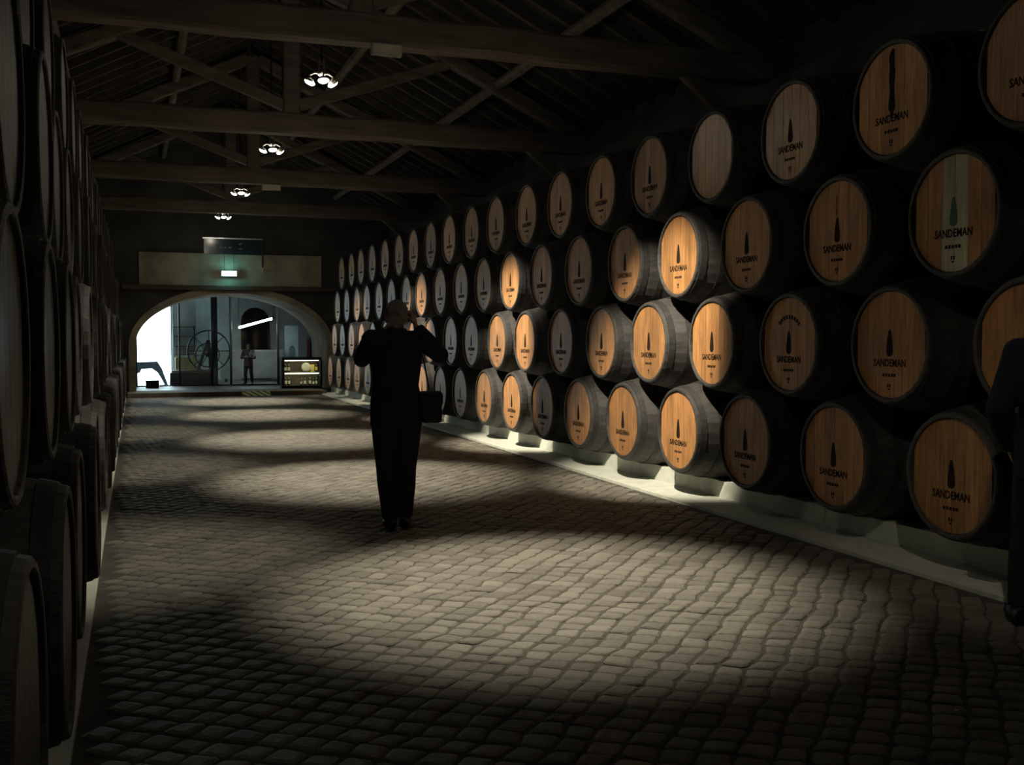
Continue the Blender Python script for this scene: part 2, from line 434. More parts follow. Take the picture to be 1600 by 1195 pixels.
def sett_mesh(name, verts, faces, tint):
    me = bpy.data.meshes.new(name); me.from_pydata(verts, [], faces)
    a = me.attributes.new('tint', 'FLOAT', 'POINT'); a.data.foreach_set('value', tint)
    me.materials.append(MATS['sett_stone']); me.update()
    return me
o = place('sett_paving', sett_mesh('sett_paving', verts, faces, tint), floor); o['kind'] = 'stuff'
for k in near:
    vs, cen, t = cells[k]
    me = sett_mesh('sett', [(v.x - cen.x, v.y - cen.y, v.z) for v in vs], SF, [t] * 32)
    place('sett', me, floor, (cen.x, cen.y, 0))

# ------------------------------------------------------------------ white kerbs, barrel rails, threshold
bm = bx(KR, 4.96, Y0 + 0.02, PLAT + 0.6, -0.03, 0.022, bev=0.006)
struct(obj('kerb_right', bm, 'whitewash'))
bm = bx(-0.60, KL, Y0 + 0.02, PLAT + 0.6, -0.03, 0.022, bev=0.006)
struct(obj('kerb_left', bm, 'whitewash'))
def rail(name, x0, x1, slope):
    bm = bmesh.new()
    y = 2.0
    while y < 28.3:                                   # cast lengths butted end to end
        L = min(2.37, 28.4 - y)
        vs = [bm.verts.new((x + (slope if zz > 0.1 and x == x0 else 0), yy, zz)) for yy in (y + 0.004, y + L - 0.004) for x, zz in ((x0, 0.0), (x1, 0.0), (x1, 0.166), (x0, 0.166))]
        for f in ((0, 1, 2, 3), (7, 6, 5, 4), (0, 4, 5, 1), (1, 5, 6, 2), (2, 6, 7, 3), (3, 7, 4, 0)): bm.faces.new([vs[i] for i in f])
        y += L
    return struct(obj(name, bm, 'whitewash'))
rail('rail_right_front', 4.96, 5.2, 0.02); rail('rail_right_rear', 5.75, 6.0, 0.0)
rail('rail_left_front', -0.56, -0.82, -0.02); rail('rail_left_rear', -1.62, -1.38, 0.0)
struct(obj('threshold', bx(-0.2, 4.66, PLAT, Y1, -0.1, 0.11, bev=0.02), 'kerb_brown'))

# ------------------------------------------------------------------ barrels
KS = 0.9588
RB, RH, BL = 0.510 * KS, 0.402 * KS, 1.6 * KS
def brad(x): 
    t = abs(x - BL / 2) / (BL / 2)
    return RB - (RB - RH) * t ** 2
prof = [(0.038, 0.0), (0.038, 0.368 * KS), (0.004, 0.372 * KS), (0.0, 0.378 * KS), (0.0, RH - 0.008)]
prof += [(BL * k / 12 + (0.006 if k == 0 else 0), brad(BL * k / 12)) for k in range(12)]
prof += [(BL - 0.006, RH), (BL, RH - 0.008), (BL, 0.375 * KS), (BL - 0.04, 0.37 * KS), (BL - 0.04, 0.0)]
def new_mesh(bm, name, m, smooth=False):
    me = bpy.data.meshes.new(name); bmesh.ops.recalc_face_normals(bm, faces=bm.faces); bm.to_mesh(me); bm.free()
    if smooth:
        for pl in me.polygons: pl.use_smooth = True
    me.materials.append(MATS[m]); return me
ME_BODY = new_mesh(lathe_x(bmesh.new(), prof, 56, 0.003), 'staves', 'barrel_stave')
def hoop(x0, x1):
    n = 40
    p = [(x0, brad(x0) - 0.004), (x0, brad(x0) + 0.004), (x1, brad(x1) + 0.004), (x1, brad(x1) - 0.004)]
    return new_mesh(lathe_x(bmesh.new(), p, n), 'hoop', 'hoop_iron', False)
ME_HOOPS = [hoop(0.03, 0.085), hoop(0.20, 0.25), hoop(0.48, 0.53), hoop(BL - 0.53, BL - 0.48), hoop(BL - 0.085, BL - 0.03)]
HR = 0.366 * KS
def board(y0, y1):
    bm = bmesh.new()
    g = 0.0012; y0 += g; y1 -= g
    n = 5
    ys = [y0 + (y1 - y0) * k / n for k in range(n + 1)]
    h = lambda y: math.sqrt(max(0.0, HR * HR - y * y))
    poly = [(y, h(y)) for y in ys] + [(y, -h(y)) for y in reversed(ys)]
    if abs(h(y0)) < 0.06: poly = poly[1:-1]
    if abs(h(y1)) < 0.06: poly = [p for p in poly if abs(p[0] - y1) > 1e-9]
    f = [bm.verts.new((0.016, y, z)) for y, z in poly]; b = [bm.verts.new((0.040, y, z)) for y, z in poly]
    bm.faces.new(f); bm.faces.new(b[::-1])
    for k in range(len(poly)): bm.faces.new((f[k], b[k], b[(k + 1) % len(poly)], f[(k + 1) % len(poly)]))
    return new_mesh(bm, 'head_board', 'oak_head')
cuts = [-HR + 0.001, -0.225, -0.12, -0.012, 0.096, 0.219, HR - 0.001]
ME_BOARDS = [board(a, b) for a, b in zip(cuts, cuts[1:])]
bm = bmesh.new()
for me in ME_BOARDS: bm.from_mesh(me)
ME_HEAD = new_mesh(bm, 'head', 'oak_head')
# printed marks: a tapered dark figure shape, the name below it, and smaller marks under that
def flat(polys, name, m, x=0.0146):
    bm = bmesh.new()
    for poly in polys:
        f = [bm.verts.new((x, -a, b)) for a, b in poly]; k = [bm.verts.new((x + 0.0014, -a, b)) for a, b in poly]
        bm.faces.new(f)
        for i in range(len(poly)): bm.faces.new((f[i], k[i], k[(i + 1) % len(poly)], f[(i + 1) % len(poly)]))
    return new_mesh(bm, name, m)
half = [(0.003, 0.100), (0.012, 0.088), (0.019, 0.060), (0.027, 0.012), (0.033, -0.035), (0.030, -0.062), (0.014, -0.076)]
fig = half + [(-x * 0.92, z) for x, z in reversed(half)]
ME_FIG = flat([fig], 'figure_print', 'print_black'); ME_FIG_G = flat([fig], 'figure_print', 'print_green')
def text_mesh(txt, width, height, zc, m):
    cu = bpy.data.curves.new('t', 'FONT'); cu.body = txt; cu.align_x = 'CENTER'; cu.resolution_u = 2; cu.offset = 0.018
    to = bpy.data.objects.new('t', cu); C.objects.link(to)
    bpy.context.view_layer.update()
    me = bpy.data.meshes.new_from_object(to.evaluated_get(bpy.context.evaluated_depsgraph_get()))
    bpy.data.objects.remove(to); bpy.data.curves.remove(cu)
    xs = [v.co.x for v in me.vertices]; ys = [v.co.y for v in me.vertices]
    w = max(xs) - min(xs); h = max(ys) - min(ys); xm = (max(xs) + min(xs)) / 2
    bm = bmesh.new(); bm.from_mesh(me); bpy.data.meshes.remove(me)
    for v in bm.verts:
        a = (v.co.x - xm) / w * width; b = (v.co.y - min(ys)) / h * height
        v.co = Vector((0.0146, -a, zc - height / 2 + b))
    bmesh.ops.remove_doubles(bm, verts=bm.verts, dist=1e-5)
    # a little weight on the letters
    r = bmesh.ops.extrude_face_region(bm, geom=list(bm.faces))
    for v in [g for g in r['geom'] if isinstance(g, bmesh.types.BMVert)]: v.co.x += 0.0014
    return new_mesh(bm, 'lettering', m)
ME_TXT = text_mesh('SANDEMAN', 0.31, 0.052, -0.118, 'print_black')
dash = [[(a - w, z - h), (a + w, z - h), (a + w, z + h), (a - w, z + h)] for a, w, z, h in
        ((-0.055, 0.010, -0.200, 0.010), (-0.028, 0.009, -0.200, 0.011), (0.0, 0.010, -0.201, 0.010), (0.028, 0.008, -0.200, 0.011), (0.052, 0.010, -0.200, 0.010), (-0.010, 0.006, -0.268, 0.012), (0.010, 0.006, -0.268, 0.012), (0.0, 0.010, -0.292, 0.005))]
ME_SMALL = flat(dash, 'small_print', 'print_black')
arch = []
for k in range(9):
    a0 = R(35 + 12.2 * k); a1 = a0 + R(7.5)
    arch.append([(0.15 * math.cos(a0), 0.06 + 0.13 * math.sin(a0)), (0.15 * math.cos(a1), 0.06 + 0.13 * math.sin(a1)), (0.18 * math.cos(a1), 0.06 + 0.16 * math.sin(a1)), (0.18 * math.cos(a0), 0.06 + 0.16 * math.sin(a0))])
ME_ARCH = flat(arch, 'arched_print', 'print_black')
stain = [(-0.020, 0.31), (0.0, 0.33), (0.024, 0.32), (0.020, 0.24), (0.030, 0.17), (0.022, 0.09), (0.026, 0.0), (0.018, -0.10), (-0.004, -0.115), (-0.020, -0.06), (-0.018, 0.05), (-0.030, 0.14), (-0.022, 0.22), (-0.034, 0.27)]
ME_STAIN = flat([stain], 'drip_stain', 'print_black', 0.0150)
crack = [[(-0.012, 0.11), (-0.006, 0.11), (-0.004, 0.26), (-0.009, 0.26)]]
ME_CRACK = flat(crack, 'crack', 'print_black')
bm = bmesh.new(); lathe_z(bm, [(RB - 0.02, 0.0), (RB - 0.02, 0.045), (RB + 0.03, 0.04), (RB + 0.035, 0.0)], 14, (BL / 2, 0, 0))
ME_BUNG = new_mesh(bm, 'bung', 'bung_pale')

ORD = ['first', 'second', 'third', 'fourth', 'fifth', 'sixth', 'seventh', 'eighth', 'ninth', 'tenth', 'eleventh', 'twelfth', 'thirteenth', 'fourteenth', 'fifteenth', 'sixteenth', 'seventeenth', 'eighteenth', 'nineteenth', 'twentieth', 'twenty-first']
ROWN = ['bottom row', 'second row up', 'third row up', 'top row']
HZ = [0.618, 1.415, 2.212, 3.009]
PITCH = 1.138
def barrel(label, loc, rz, tone, detail, group, marks=True, special=None, bung=False, varnish=False):
    t = thing('wine_barrel', label, 'barrel', (loc[0], loc[1], loc[2] - RB), rz, group)
    def p(name, me, m=None):
        o = place(name, me, t, (0, 0, RB))
        if m:
            o.material_slots[0].link = 'OBJECT'; o.material_slots[0].material = MATS[m]
        return o
    p('staves', ME_BODY)
    for me in ME_HOOPS: p('hoop', me)
    if detail:
        for i, me in enumerate(ME_BOARDS):
            o = p('head_board', me, 'oak_head_washed' if special == 'washed' and i in (2, 3) else 'oak_head_varnished' if varnish else None); o['tone'] = tone
    else:
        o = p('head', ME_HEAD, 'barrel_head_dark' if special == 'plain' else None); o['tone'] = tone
    if marks:
        p('figure_print', ME_FIG_G if special == 'washed' else ME_FIG)
        p('lettering', ME_TXT); p('small_print', ME_SMALL)['kind'] = 'stuff'
    if special == 'drip': p('drip_stain', ME_STAIN)
    if special == 'arched': p('arched_print', ME_ARCH)['kind'] = 'stuff'
    if special == 'crack': p('crack', ME_CRACK)
    if bung: p('bung', ME_BUNG)
    return t
LF = 4.65
rb = random.Random(11)
LIT = {(1, 3): 'spotlit', (0, 3): 'spotlit'}
for row in range(4):
    base = 5.10 if row % 2 == 0 else 5.669
    k0 = -1
    kend = (19, 18, 18, 17)[row]
    for k in range(k0, kend + 1):
        d = base + PITCH * k
        n = k if row % 2 == 0 else k + 1              # order counted from the right edge of the photo
        sp = {(3, 0): 'drip', (2, 0): 'washed', (1, 1): 'arched', (2, 1): 'crack'}.get((row, k))
        if n < 0:
            lab = 'dark barrel of the right-hand stack, %s, just beyond the right edge' % ROWN[row]
        else:
            pre = {'drip': 'barrel with a dark drip down its oak head', 'washed': 'barrel with pale washed boards and a green print',
                   'arched': 'barrel with an arched mark above its print', 'crack': 'barrel with a thin dark crack above its print'}.get(sp, 'oak-headed barrel')
            if (row, k) in ((3, 2),): pre = 'unprinted glossy barrel head'
            lab = '%s, right-hand stack, %s, %s from right' % (pre, ROWN[row], ORD[n]) if not sp else '%s, right stack, %s' % (pre, ROWN[row])
        barrel(lab, (LF + rb.uniform(-0.012, 0.012), d, HZ[row]), 0, rb.uniform(0.2, 0.65), k <= 8, 'barrels of the right-hand stack', not (row == 3 and k == 2), sp, row == 3, row == 3 and k in (1, 2))
LLS = (-0.21, -0.28, -0.34, -0.42)
for row in range(4):
    base = 3.50 if row % 2 == 0 else 2.931
    k0 = -1 if row % 2 == 0 else 0
    for k in range(k0, 20 if row % 2 == 0 else 20):
        d = base + PITCH * k
        if d > 26.3: continue
        n = k - k0
        lab = 'dark barrel seen edge-on, left-hand stack, %s, %s from the camera' % (ROWN[row], ORD[n])
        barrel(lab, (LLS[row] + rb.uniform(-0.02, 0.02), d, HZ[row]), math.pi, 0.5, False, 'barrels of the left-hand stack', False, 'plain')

# ------------------------------------------------------------------ roof trusses
def beam(bm, a, b, w, h, jitter=0.0, n=1):
    a, b = Vector(a), Vector(b); t = (b - a).normalized()
    s = Vector((0, 1, 0)); u = t.cross(s).normalized()
    rr = random.Random(int(a.y * 100))
    rings = []
    for k in range(n + 1):
        c = a.lerp(b, k / n) + (u * rr.uniform(-jitter, jitter) + s * rr.uniform(-jitter, jitter))
        ww, hh = w * (1 + rr.uniform(-jitter, jitter) * 2), h * (1 + rr.uniform(-jitter, jitter) * 2)
        ch = 0.22
        pr = [(-1, -1 + ch), (-1 + ch, -1), (1 - ch, -1), (1, -1 + ch), (1, 1 - ch), (1 - ch, 1), (-1 + ch, 1), (-1, 1 - ch)]
        rings.append([bm.verts.new(c + s * p * ww / 2 + u * q * hh / 2) for p, q in pr])
    for x, y in zip(rings, rings[1:]):
        for k in range(8): bm.faces.new((x[k], x[(k + 1) % 8], y[(k + 1) % 8], y[k]))
    bm.faces.new(rings[0][::-1]); bm.faces.new(rings[-1])
    return bm
TN = ['nearest to the camera', 'second from the camera', 'third from the camera', 'farthest from the camera']
for i, y in enumerate((10.2, 15.0, 20.0, 24.9)):
    t = thing('roof_truss', 'hewn timber roof truss with long tie beam, %s' % TN[i], 'roof truss', (XM, y, 4.29), 0, 'timber roof trusses')
    t['kind'] = 'structure'; del t['category']
    z0 = 0.15
    obj('tie_beam', beam(bmesh.new(), (XL - XM, 0, z0), (XR - XM, 0, z0), 0.26, 0.29, 0.016, 14), 'beam_timber', t)
    obj('king_post', beam(bmesh.new(), (0, 0, 0.29), (0, 0, 2.33), 0.2, 0.24, 0.01, 4), 'beam_timber', t)
    for s in (-1, 1):
        x0 = (XL if s < 0 else XR) - XM
        obj('principal_rafter', beam(bmesh.new(), (x0, 0, 0.22), (s * 0.1, 0, 2.28), 0.18, 0.2, 0.012, 6), 'beam_timber', t)
        obj('strut', beam(bmesh.new(), (s * 0.10, 0, 0.42), (x0 * 0.5, 0, 1.18), 0.13, 0.15, 0.01, 3), 'beam_timber', t)
        obj('knee_brace', beam(bmesh.new(), (x0, 0, -0.75), (x0 - s * 1.0, 0, 0.06), 0.13, 0.14, 0.01, 3), 'beam_timber', t)
# purlins
for s in (-1, 1):
    for tt in (0.38, 0.72):
        x, z = slope_pt(s, tt, -0.15)
        bm = bmesh.new(); ring_tube(bm, [(x, Y0, z), (x, 14, z - 0.02), (x, Y1, z)], [0.07, 0.08, 0.07], 8)
        obj('purlin', bm, 'beam_timber', ceil)

# ------------------------------------------------------------------ ceiling spotlight clusters
LX, LZ = 2.02, 4.36
def spotlight(label, y, dy, lit_scale=1.0, barrel_scale=1.0):
    t = thing('ceiling_spotlight', label, 'ceiling light', (LX, y, LZ), 0, 'spotlight clusters hanging along the hall')
    obj('stem', rod((0, 0, 0.22), (0, 0, 2.5), 0.012), 'dark_steel', t)
    for sx in (-0.035, 0.035): obj('upright', rod((sx, 0, 0.07), (sx * 0.6, 0, 0.24), 0.012), 'chrome_lamp', t)
    bm = bmesh.new(); ball(bm, (0, 0, 0.075), (0.05, 0.05, 0.03)); obj('hub', bm, 'chrome_lamp', t, True)
    aims = [('barrel', Vector((LF - LX, dy, 0.92 - LZ)), (0.125, 0.03, -0.01)), ('pool', Vector((0.26, -1.05, -LZ)), (0.0, -0.11, -0.01)), ('left', Vector((-2.1, 0.5, -LZ)), (-0.125, 0.03, -0.01))]
    for kind, d, off in aims:
        dn = d.normalized(); off = Vector(off)
        bm = bmesh.new(); ring_tube(bm, [(0, 0, 0.075), (off.x * 0.6, off.y * 0.6, 0.085), (off.x * 1.05, off.y * 1.05, 0.06), (off.x, off.y, 0.02)], [0.011] * 4, 8)
        obj('arm', bm, 'chrome_lamp', t, True)
        q = Vector((0, 0, -1)).rotation_difference(dn)
        bm = bmesh.new(); lathe_z(bm, [(0.035, 0.0), (0.035, 0.025), (0.0, 0.062), (-0.012, 0.066), (-0.012, 0.060), (-0.004, 0.0)], 20)
        h = obj('lamp_head', bm, 'chrome_lamp', t, True); h.location = off; h.rotation_mode = 'QUATERNION'; h.rotation_quaternion = q
        bm = bmesh.new(); lathe_z(bm, [(-0.008, 0.060), (-0.020, 0.058), (-0.034, 0.040), (-0.042, 0.0)], 20)
        obj('lens', bm, 'lamp_lens', h, True)
        ld = bpy.data.lights.new('spot_beam', 'SPOT')
        ld.color = LAMP_COL; ld.shadow_soft_size = 0.035
        ld.energy = {'pool': P_POOL, 'barrel': P_BARREL, 'left': P_LEFT}[kind] * lit_scale * (barrel_scale if kind == 'barrel' else 1)
        ld.spot_size = R({'pool': 47, 'barrel': 34, 'left': 44}[kind]); ld.spot_blend = {'pool': 0.85, 'barrel': 0.75, 'left': 0.9}[kind]
        lo = bpy.data.objects.new('spot_beam', ld); C.objects.link(lo); lo.parent = t
        lo.location = off + dn * 0.06; lo.rotation_mode = 'QUATERNION'; lo.rotation_quaternion = q
    pd = bpy.data.lights.new('spill', 'POINT'); pd.energy = P_SPILL * lit_scale; pd.color = LAMP_COL; pd.shadow_soft_size = 0.06
    po = bpy.data.objects.new('spill', pd); C.objects.link(po); po.parent = t; po.location = (0, -0.02, -0.16)
    return t
spotlight('cluster of three spotlights above the walking man, out of frame overhead', 6.9, 2.2)
spotlight('cluster of three spotlights above the viewer, behind the frame', 1.8, 2.5, 0.09, 0.45)
spotlight('largest visible cluster of three bright spotlights, nearest to the camera', 12.0, 1.3)
spotlight('second cluster of three spotlights from the camera, below the second tie beam', 16.6, 1.6, 1.0, 0.7)
spotlight('third cluster of bright spotlights from the camera', 21.7, 1.6, 0.9, 0.35)
spotlight('farthest, smallest cluster of bright spotlights, above the hanging sign', 26.1, 0.3, 0.8, 0.15)
# pale box units fixed under two tie beams
def unit(label, x, y, w):
    t = thing('emergency_light', label, 'light unit', (x, y, 4.29))
    obj('casing', bx(-w / 2, w / 2, -0.04, 0.04, -0.11, 0.0, bev=0.01), 'bung_pale', t)
    obj('diffuser', bx(-w / 2 + 0.015, w / 2 - 0.015, -0.048, -0.04, -0.1, -0.012), 'bottle_label', t)
unit('pale rectangular light unit fixed under the nearest tie beam', 2.32, 10.07, 0.30)
unit('small pale light unit under the third tie beam', 2.40, 19.87, 0.34)

# ------------------------------------------------------------------ exit sign and hanging sign over the arch
e = thing('exit_sign', 'glowing pale green exit sign above the arch', 'exit sign', (2.32, Y1 - 0.22, 3.06))
obj('casing', bx(-0.2, 0.2, 0.0, 0.07, 0.0, 0.15, bev=0.012), 'bung_pale', e)
obj('lit_face', bx(-0.185, 0.185, -0.012, 0.0, 0.015, 0.135), 'exit_face', e)
for sx in (-0.12, 0.12): obj('hanger', rod((sx, 0.035, 0.15), (sx, 0.035, 0.95), 0.006, 6), 'dark_steel', e)
ld = bpy.data.lights.new('exit_glow', 'POINT'); ld.energy = 6.0; ld.color = (0.25, 1.0, 1.0); ld.shadow_soft_size = 0.08
lo = bpy.data.objects.new('exit_glow', ld); C.objects.link(lo); lo.parent = e; lo.location = (0, -0.07, 0.08)
h = thing('hanging_sign', 'dark glossy hanging panel with a metal edge behind the exit sign', 'sign', (2.45, Y1 - 0.1, 3.22))
obj('panel', bx(-0.75, 0.72, 0.0, 0.02, 0.42, 0.82), 'acrylic_dark', h)
obj('top_rail', bx(-0.78, 0.75, -0.02, 0.03, 0.82, 0.845), 'steel', h)
obj('side_rail', bx(0.72, 0.75, -0.02, 0.03, -0.02, 0.82), 'dark_steel', h)
obj('rail_end', bx(0.715, 0.755, -0.03, 0.035, -0.02, 0.09), 'steel', h)
rq = random.Random(5)
for k, (x, z, w, hh) in enumerate(((-0.42, 0.62, 0.05, 0.06), (-0.31, 0.60, 0.04, 0.04), (-0.22, 0.59, 0.05, 0.03), (-0.10, 0.60, 0.05, 0.04), (0.17, 0.70, 0.05, 0.025), (0.17, 0.57, 0.06, 0.025))):
    bm = bmesh.new()
    for q in range(3):
        a = rq.uniform(-0.5, 0.5); cx, cz = x + rq.uniform(-w, w) * 0.5, z + rq.uniform(-hh, hh) * 0.4
        box(bm, cx - w * 0.45, cx + w * 0.45, -0.004, 0.0, cz - 0.012, cz + 0.012)
    obj('worn_mark', bm, 'sign_pale', h)

# ------------------------------------------------------------------ entrance lobby behind the arch
YB = 35.2
struct(obj('floor_lobby', bx(XL, XR, Y1 - 0.01, YB + 0.4, -0.2, 0.10), 'lobby_floor'))
struct(obj('ceiling_lobby', bx(XL, XR, Y1 + AT, YB + 0.4, 3.05, 3.25), 'plaster_lobby'))
# back wall with a wide door to the daylight and a dark arched doorway
DX0, DX1, DZ = -1.1, 1.06, 2.60
bm = bmesh.new()
box(bm, XL, DX0, YB, YB + 0.4, -0.2, 3.2); box(bm, DX0, DX1, YB, YB + 0.4, DZ, 3.2)
EX, EW, ES, ER = 3.72, 0.48, 2.0, 0.46
def arched_wall(bm, x0, x1, y0, y1, zt):
    n = 16
    px = [EX - EW * math.cos(math.pi * k / n) for k in range(n + 1)]; pz = [ES + ER * math.sin(math.pi * k / n) for k in range(n + 1)]
    box(bm, x0, EX - EW, y0, y1, -0.2, zt); box(bm, EX + EW, x1, y0, y1, -0.2, zt)
    for k in range(n):
        q = [bm.verts.new(c) for c in ((px[k], y0, pz[k]), (px[k + 1], y0, pz[k + 1]), (px[k + 1], y0, zt), (px[k], y0, zt), (px[k], y1, pz[k]), (px[k + 1], y1, pz[k + 1]), (px[k + 1], y1, zt), (px[k], y1, zt))]
        bm.faces.new(q[:4]); bm.faces.new(q[7:3:-1]); bm.faces.new((q[0], q[1], q[5], q[4]))
arched_wall(bm, DX1, XR, YB, YB + 0.4, 3.2)
struct(obj('wall_lobby_back', bm, 'plaster_lobby'))
struct(obj('wall_doorway_void', bx(EX - 0.7, EX + 0.7, YB + 0.9, YB + 1.0, -0.2, 3.2), 'roof_void'))
struct(obj('wall_doorway_cheek', box(box(bmesh.new(), EX - 0.7, EX - 0.6, YB + 0.4, YB + 0.9, -0.2, 3.2), EX + 0.6, EX + 0.7, YB + 0.4, YB + 0.9, -0.2, 3.2), 'roof_void'))
struct(obj('ceiling_doorway', bx(EX - 0.7, EX + 0.7, YB + 0.4, YB + 1.0, 3.2, 3.3), 'roof_void'))
# outdoors beyond the door: pale paving under the open sky
struct(obj('ground_outdoors', bx(-14, 16, YB + 0.4, YB + 30, -0.3, 0.06), 'outdoor_stone'))
pl = bpy.data.lights.new('door_portal', 'AREA'); pl.shape = 'RECTANGLE'; pl.size = DX1 - DX0; pl.size_y = DZ - 0.1
pl.cycles.is_portal = True
po = bpy.data.objects.new('door_portal', pl); C.objects.link(po); po.location = ((DX0 + DX1) / 2, YB + 0.2, (DZ + 0.1) / 2); po.rotation_euler = (R(-90), 0, 0)
# pale partition wall beside the door; column with blue light painted into its colour
struct(obj('wall_lobby_partition', bx(1.06, 1.75, 33.4, 33.55, 0.1, 2.9), 'plaster_white'))
struct(obj('wall_lobby_pier', bx(1.75, 2.2, 33.3, 33.9, 0.1, 3.05), 'board_blue'))
# glass screen inside the arch
g = thing('window_1', 'tall glass screen with slim steel posts inside the arch', 'window'); struct(g); del g['category']
GY = 31.2
gx = [0.02, 1.17, 2.06, 2.58, 3.92, 4.87]
def arch_z(x): return ASP + AH * math.sqrt(max(0.0, 1 - ((x - AX) / AW) ** 2)) - 0.02
for k, x in enumerate(gx):
    top = max(1.2, arch_z(x))
    m = 'steel' if k in (3, 4) else 'dark_steel'
    w = 0.036 if k in (3, 4) else 0.024
    obj('post', rod((x, GY, 0.10), (x, GY, 3.05), w, 16), m, g, True)
for a, b in zip(gx, gx[1:]):
    obj('pane', bx(a + 0.03, b - 0.03, GY - 0.005, GY + 0.005, 0.12, 3.05), 'pane_glass', g)
obj('bottom_rail', bx(gx[0], gx[-1], GY - 0.025, GY + 0.025, 0.10, 0.125), 'dark_steel', g)
# dark column
t = thing('steel_column', 'slim dark column standing left of the middle of the lobby', 'column', (2.17, 31.8, 0.10))
obj('shaft', bx(-0.085, 0.085, -0.085, 0.085, 0.02, 2.95, bev=0.01), 'black_paint', t)
obj('base_plate', bx(-0.14, 0.14, -0.14, 0.14, 0.0, 0.02), 'dark_steel', t)
# shelf rack with boxes against the partition
t = thing('shelf_rack', 'dark wire shelf rack against the pale lobby partition', 'shelf', (1.38, 33.2, 0.10))
for sx in (-0.3, 0.3):
    for sy in (-0.12, 0.12): obj('upright', bx(sx - 0.012, sx + 0.012, sy - 0.012, sy + 0.012, 0.0, 1.72), 'dark_steel', t)
for z in (0.85, 1.1, 1.4, 1.68): obj('shelf_board', bx(-0.3, 0.3, -0.13, 0.13, z, z + 0.02), 'dark_steel', t)
BOXP = ['leftmost of three', 'middle one of three', 'rightmost of three']
for k, x in enumerate((-0.2, 0.02, 0.21)):
    b = thing('carton', 'pale carton on the lobby rack, %s' % BOXP[k], 'box', (1.38 + x, 33.2, 0.97), 0, 'cartons on the rack')
    obj('carton_body', bx(-0.075, 0.075, -0.08, 0.08, 0, 0.2, bev=0.006), 'box_pale', b)
    obj('carton_lid', bx(-0.08, 0.08, -0.085, 0.085, 0.2, 0.215), 'box_pale', b)
t = thing('cabinet', 'low ochre cabinet below the lobby shelf rack', 'cabinet', (1.40, 32.75, 0.10))
obj('cabinet_body', bx(-0.3, 0.3, -0.18, 0.18, 0.06, 0.78, bev=0.008), 'cabinet_yellow', t)
obj('plinth', bx(-0.28, 0.28, -0.15, 0.16, 0.0, 0.06), 'black_paint', t)
for sx in (-0.15, 0.15):
    d = obj('door', bx(sx - 0.142, sx + 0.142, -0.196, -0.181, 0.09, 0.75), 'cabinet_yellow', t)
    obj('knob', bx(sx * 0.15 - 0.012, sx * 0.15 + 0.012, -0.215, -0.196, 0.42, 0.45), 'dark_steel', d)
# old wheeled machine on a dark base
t = thing('wheeled_press', 'old machine with large spoked wheels on a dark base in the lobby', 'machine', (1.55, 32.0, 0.10))
obj('base', bx(-0.62, 0.6, -0.3, 0.45, 0.0, 0.36, bev=0.02), 'black_paint', t)
obj('deck', bx(-0.57, 0.5, -0.25, 0.4, 0.36, 0.42, bev=0.01), 'exhibit_wood', t)
def wheel(cx, cy, cz, r, n, tr, nm):
    bm = bmesh.new()
    m = 36; q = 8
    rings = [[bm.verts.new((cx + (r + tr * math.cos(2 * math.pi * j / q)) * math.cos(2 * math.pi * i / m), cy + tr * math.sin(2 * math.pi * j / q), cz + (r + tr * math.cos(2 * math.pi * j / q)) * math.sin(2 * math.pi * i / m))) for j in range(q)] for i in range(m)]
    for i in range(m):
        a, b = rings[i], rings[(i + 1) % m]
        for j in range(q): bm.faces.new((a[j], b[j], b[(j + 1) % q], a[(j + 1) % q]))
    w = obj(nm, bm, 'wheel_iron', t, True)
    bm = bmesh.new(); ring_tube(bm, [(cx, cy - 0.06, cz), (cx, cy + 0.06, cz)], [0.06, 0.06], 12); obj('hub', bm, 'wheel_iron', w)
    for i in range(n):
        a = 2 * math.pi * i / n
        obj('spoke', rod((cx + 0.05 * math.cos(a), cy, cz + 0.05 * math.sin(a)), (cx + r * math.cos(a), cy, cz + r * math.sin(a)), 0.012, 6), 'wheel_iron', w)
wheel(0.48, 0.10, 0.98, 0.60, 8, 0.022, 'large_wheel'); wheel(0.42, -0.12, 0.86, 0.34, 6, 0.018, 'small_wheel')
obj('frame', beam(bmesh.new(), (0.15, 0.02, 0.4), (0.46, 0.02, 1.3), 0.09, 0.09), 'exhibit_wood', t)
obj('frame', beam(bmesh.new(), (0.55, 0.02, 0.4), (0.46, 0.02, 1.3), 0.09, 0.09), 'exhibit_wood', t)
obj('axle', rod((0.44, -0.2, 0.92), (0.44, 0.25, 0.92), 0.025), 'wheel_iron', t)
# grey counter in the glare and the dark box before it
t = thing('counter', 'blue-grey curved counter standing in the daylight glare', 'counter', (0.31, 32.3, 0.10))
bm = bmesh.new()
pf = [(-0.5, 0.40), (-0.42, 0.66), (0.28, 0.68), (0.40, 0.48), (0.56, 0.0), (0.48, 0.0), (0.28, 0.36), (0.12, 0.48), (-0.16, 0.46), (-0.2, 0.36), (-0.5, 0.30)]
f = [bm.verts.new((x, -0.25, z)) for x, z in pf]; k_ = [bm.verts.new((x, 0.25, z)) for x, z in pf]
bm.faces.new(f); bm.faces.new(k_[::-1])
for i in range(len(pf)): bm.faces.new((f[i], k_[i], k_[(i + 1) % len(pf)], f[(i + 1) % len(pf)]))
obj('counter_top', bm, 'counter_grey', t)
obj('leg', bx(-0.48, -0.42, -0.22, 0.22, 0.0, 0.31), 'counter_grey', t)
t = thing('storage_box', 'small dark box on the lobby floor in front of the glare', 'box', (0.42, 30.4, 0.10))
obj('box_body', bx(-0.17, 0.17, -0.14, 0.14, 0.0, 0.17, bev=0.008), 'black_paint', t)
obj('box_lid', bx(-0.178, 0.178, -0.148, 0.148, 0.17, 0.20, bev=0.004), 'dark_steel', t)
